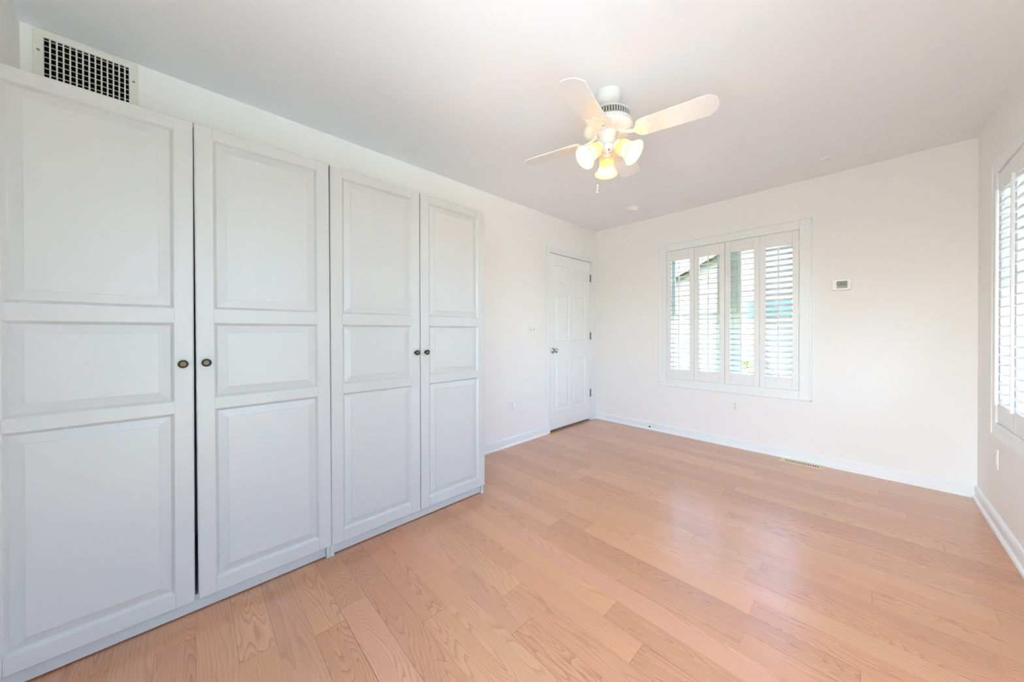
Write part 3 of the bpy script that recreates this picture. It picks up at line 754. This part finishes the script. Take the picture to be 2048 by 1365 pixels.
# ------------------------------------------------------------------ outside
o = struct('ground', BOX((-22, -16, -.75), (26, 30, -.6)), M_grass, 'green lawn outside the windows', 'lawn')
tag(obj('added_patio', BOX((-1.5, -6.2, -.6), (XR+T, YN-T, -.04)), mat('bounce_slab_concrete', (204, 200, 192), .85, noise=.06, nscale=3)), 'unseen pale concrete slab added outside the glass door to bounce light', 'added_patio', kind='structure')  # unseen pale slab, added to bounce light up to the ceiling
tag(obj('added_driveway', BOX((XR+T+.25, -7, -.6), (9.5, 14, -.45)), mat('bounce_ground_concrete', (212, 208, 202), .85, noise=.06, nscale=3)), 'unseen pale concrete ground added beyond the right-hand windows to bounce light', 'added_driveway', kind='structure')  # unseen pale ground, added to brighten the ceiling by bounced daylight
tag(obj('added_sky_blocker', BOX((-.2, YN-T-1.4, 2.42), (4.2, YN-T, 2.56)), M_fascia), 'unseen flat white slab added over the glass door to block high sky', 'porch roof', kind='structure')  # unseen overhang, added to keep high sky and sun out of the glass door
hy = 8.0
t = thing('neighbor_house', 'beige sided gabled house outside behind the shrubs', 'house', (0, hy, -.6))
px_, pz_ = .95, 3.15; sl = .44; xl, xr_ = -3.6, 5.5
def roofz(x): return pz_ - sl*abs(x-px_)
def E(z): return z+.6
bm = bmesh.new(); nrow = int((pz_+.6)/.13)
for i in range(nrow):                                   # lapped clapboards, each leaning out at its foot
    z0, z1 = -.6+i*.13, -.6+(i+1)*.13
    hx = (pz_-.0-z1)/sl
    a, c = max(xl, px_-hx), min(xr_, px_+hx)
    if c-a < .05: continue
    box(bm, (a, .0, E(z0)), (c, .02, E(z1)))
    vs = [bm.verts.new(p) for p in ((a, -.022, E(z0)), (c, -.022, E(z0)), (c, -.001, E(z1)), (a, -.001, E(z1)), (a, 0, E(z0)), (c, 0, E(z0)))]
    bm.faces.new(vs[:4]); bm.faces.new((vs[0], vs[4], vs[5], vs[1]))
prism(bm, [(xl, E(-.6)), (xr_, E(-.6)), (xr_, E(roofz(xr_))), (px_, E(pz_)), (xl, E(roofz(xl)))], 0, -6, MAT((1, 0, 0), (0, 0, 1), (0, -1, 0), (0, .02, 0)))
obj('siding', bm, M_siding, t)
bm = bmesh.new()
for x0, x1 in ((xl-.4, px_), (px_, xr_+.4)):
    A = [(x0, roofz(x0)+.02), (x1, roofz(x1)+.02), (x1, roofz(x1)+.16), (x0, roofz(x0)+.16)]
    prism(bm, [(p, E(q)) for p, q in A], .3, -6.3, MAT((1, 0, 0), (0, 0, 1), (0, -1, 0), (0, 0, 0)))
obj('roof', bm, M_roof, t)
bm = bmesh.new()
for x0, x1 in ((xl-.4, px_), (px_, xr_+.4)):
    A = [(x0, roofz(x0)-.05), (x1, roofz(x1)-.05), (x1, roofz(x1)+.12), (x0, roofz(x0)+.12)]
    prism(bm, [(p, E(q)) for p, q in A], .33, .30, MAT((1, 0, 0), (0, 0, 1), (0, -1, 0), (0, 0, 0)))
obj('fascia', bm, M_fascia, t)
wx0, wx1, wz0, wz1 = .60, 1.50, 1.40, 1.78
bm = bmesh.new()
for a, c in (((wx0-.07, wz0-.07), (wx0, wz1+.07)), ((wx1, wz0-.07), (wx1+.07, wz1+.07)), ((wx0, wz1), (wx1, wz1+.07)), ((wx0, wz0-.07), (wx1, wz0)), (((wx0+wx1)/2-.02, wz0), ((wx0+wx1)/2+.02, wz1))):
    box(bm, (a[0], -.045, E(a[1])), (c[0], 0, E(c[1])))
hw_ = obj('window', bm, M_fascia, t)
bm = BOX((wx0, -.028, E(wz0)), (wx1, -.024, E(wz1))); obj('pane', bm, M_exglass, hw_)

def shrub(x, y, r, h, label, seed):
    rr = random.Random(seed)
    t = thing('shrub', label, 'shrub', (x, y, -.6), group='green shrubs outside the back window')
    bm = bmesh.new()
    for i in range(1500):
        a = rr.uniform(0, 2*PI); v = rr.random()**.5; z = rr.uniform(.12, 1)
        rad = r*math.sqrt(max(.05, 1-(z-.55)**2/.30))*(.55+.45*v)*rr.uniform(.85, 1.1)
        p = Vector((rad*math.cos(a), rad*math.sin(a), z*h))
        q = Vector((rr.gauss(0, 1), rr.gauss(0, 1), rr.gauss(0, 1))).normalized(); w = q.orthogonal().normalized(); s = rr.uniform(.02, .04)
        vs = [bm.verts.new(p+k) for k in (q*s, w*s*.5+q.cross(w)*s*.15, -q*s, -w*s*.5+q.cross(w)*s*.15)]
        bm.faces.new(vs)
    me = bpy.data.meshes.new('foliage'); bm.to_mesh(me); bm.free(); me.materials.append(M_leaf)
    o = bpy.data.objects.new('foliage', me); C.objects.link(o); o.parent = t
    bm = bmesh.new()
    for i in range(5):
        a = rr.uniform(0, 2*PI); tube(bm, [(.03*math.cos(a), .03*math.sin(a), 0), (r*.3*math.cos(a), r*.3*math.sin(a), h*.35), (r*.55*math.cos(a), r*.55*math.sin(a), h*.8)], [.014, .010, .004], 6)
    obj('stem', bm, M_bark, t)
shrub(1.15, 6.45, .36, 1.25, 'green shrub low behind the third shutter panel', 1)
shrub(1.90, 6.4, .34, 1.24, 'green shrub low behind the shutter panel nearest the thermostat', 2)
shrub(.45, 6.8, .30, .95, 'small green shrub low behind the second shutter panel', 3)

# daylight through the two shuttered windows and the two added openings is sampled through these portals
for nm, loc, rot in (('daylight_portal_side', (XR+T+.02, (QY0+QY1)/2, (QZ+Z1)/2), (0, PI/2, 0)), ('daylight_portal_near', (2.29, YN-T-.02, 1.06), (PI/2, 0, 0)), ('daylight_portal_back', ((BX0+BX1)/2, YB+T+.02, (Z0+Z1)/2), (-PI/2, 0, 0)), ('daylight_portal_right', (XR+T+.02, (RY0+RY1)/2, (Z0+Z1)/2), (0, PI/2, 0))):
    ld = bpy.data.lights.new(nm, 'AREA'); ld.shape = 'RECTANGLE'
    ld.size = 1.96 if 'side' in nm else 1.3 if 'near' in nm else 1.16 if 'back' in nm else 1.44; ld.size_y = 1.07 if 'side' in nm else 2.14 if 'near' in nm else 1.44 if 'back' in nm else 1.16
    ld.cycles.is_portal = True
    lo = bpy.data.objects.new(nm, ld); C.objects.link(lo); lo.location = loc; lo.rotation_euler = rot
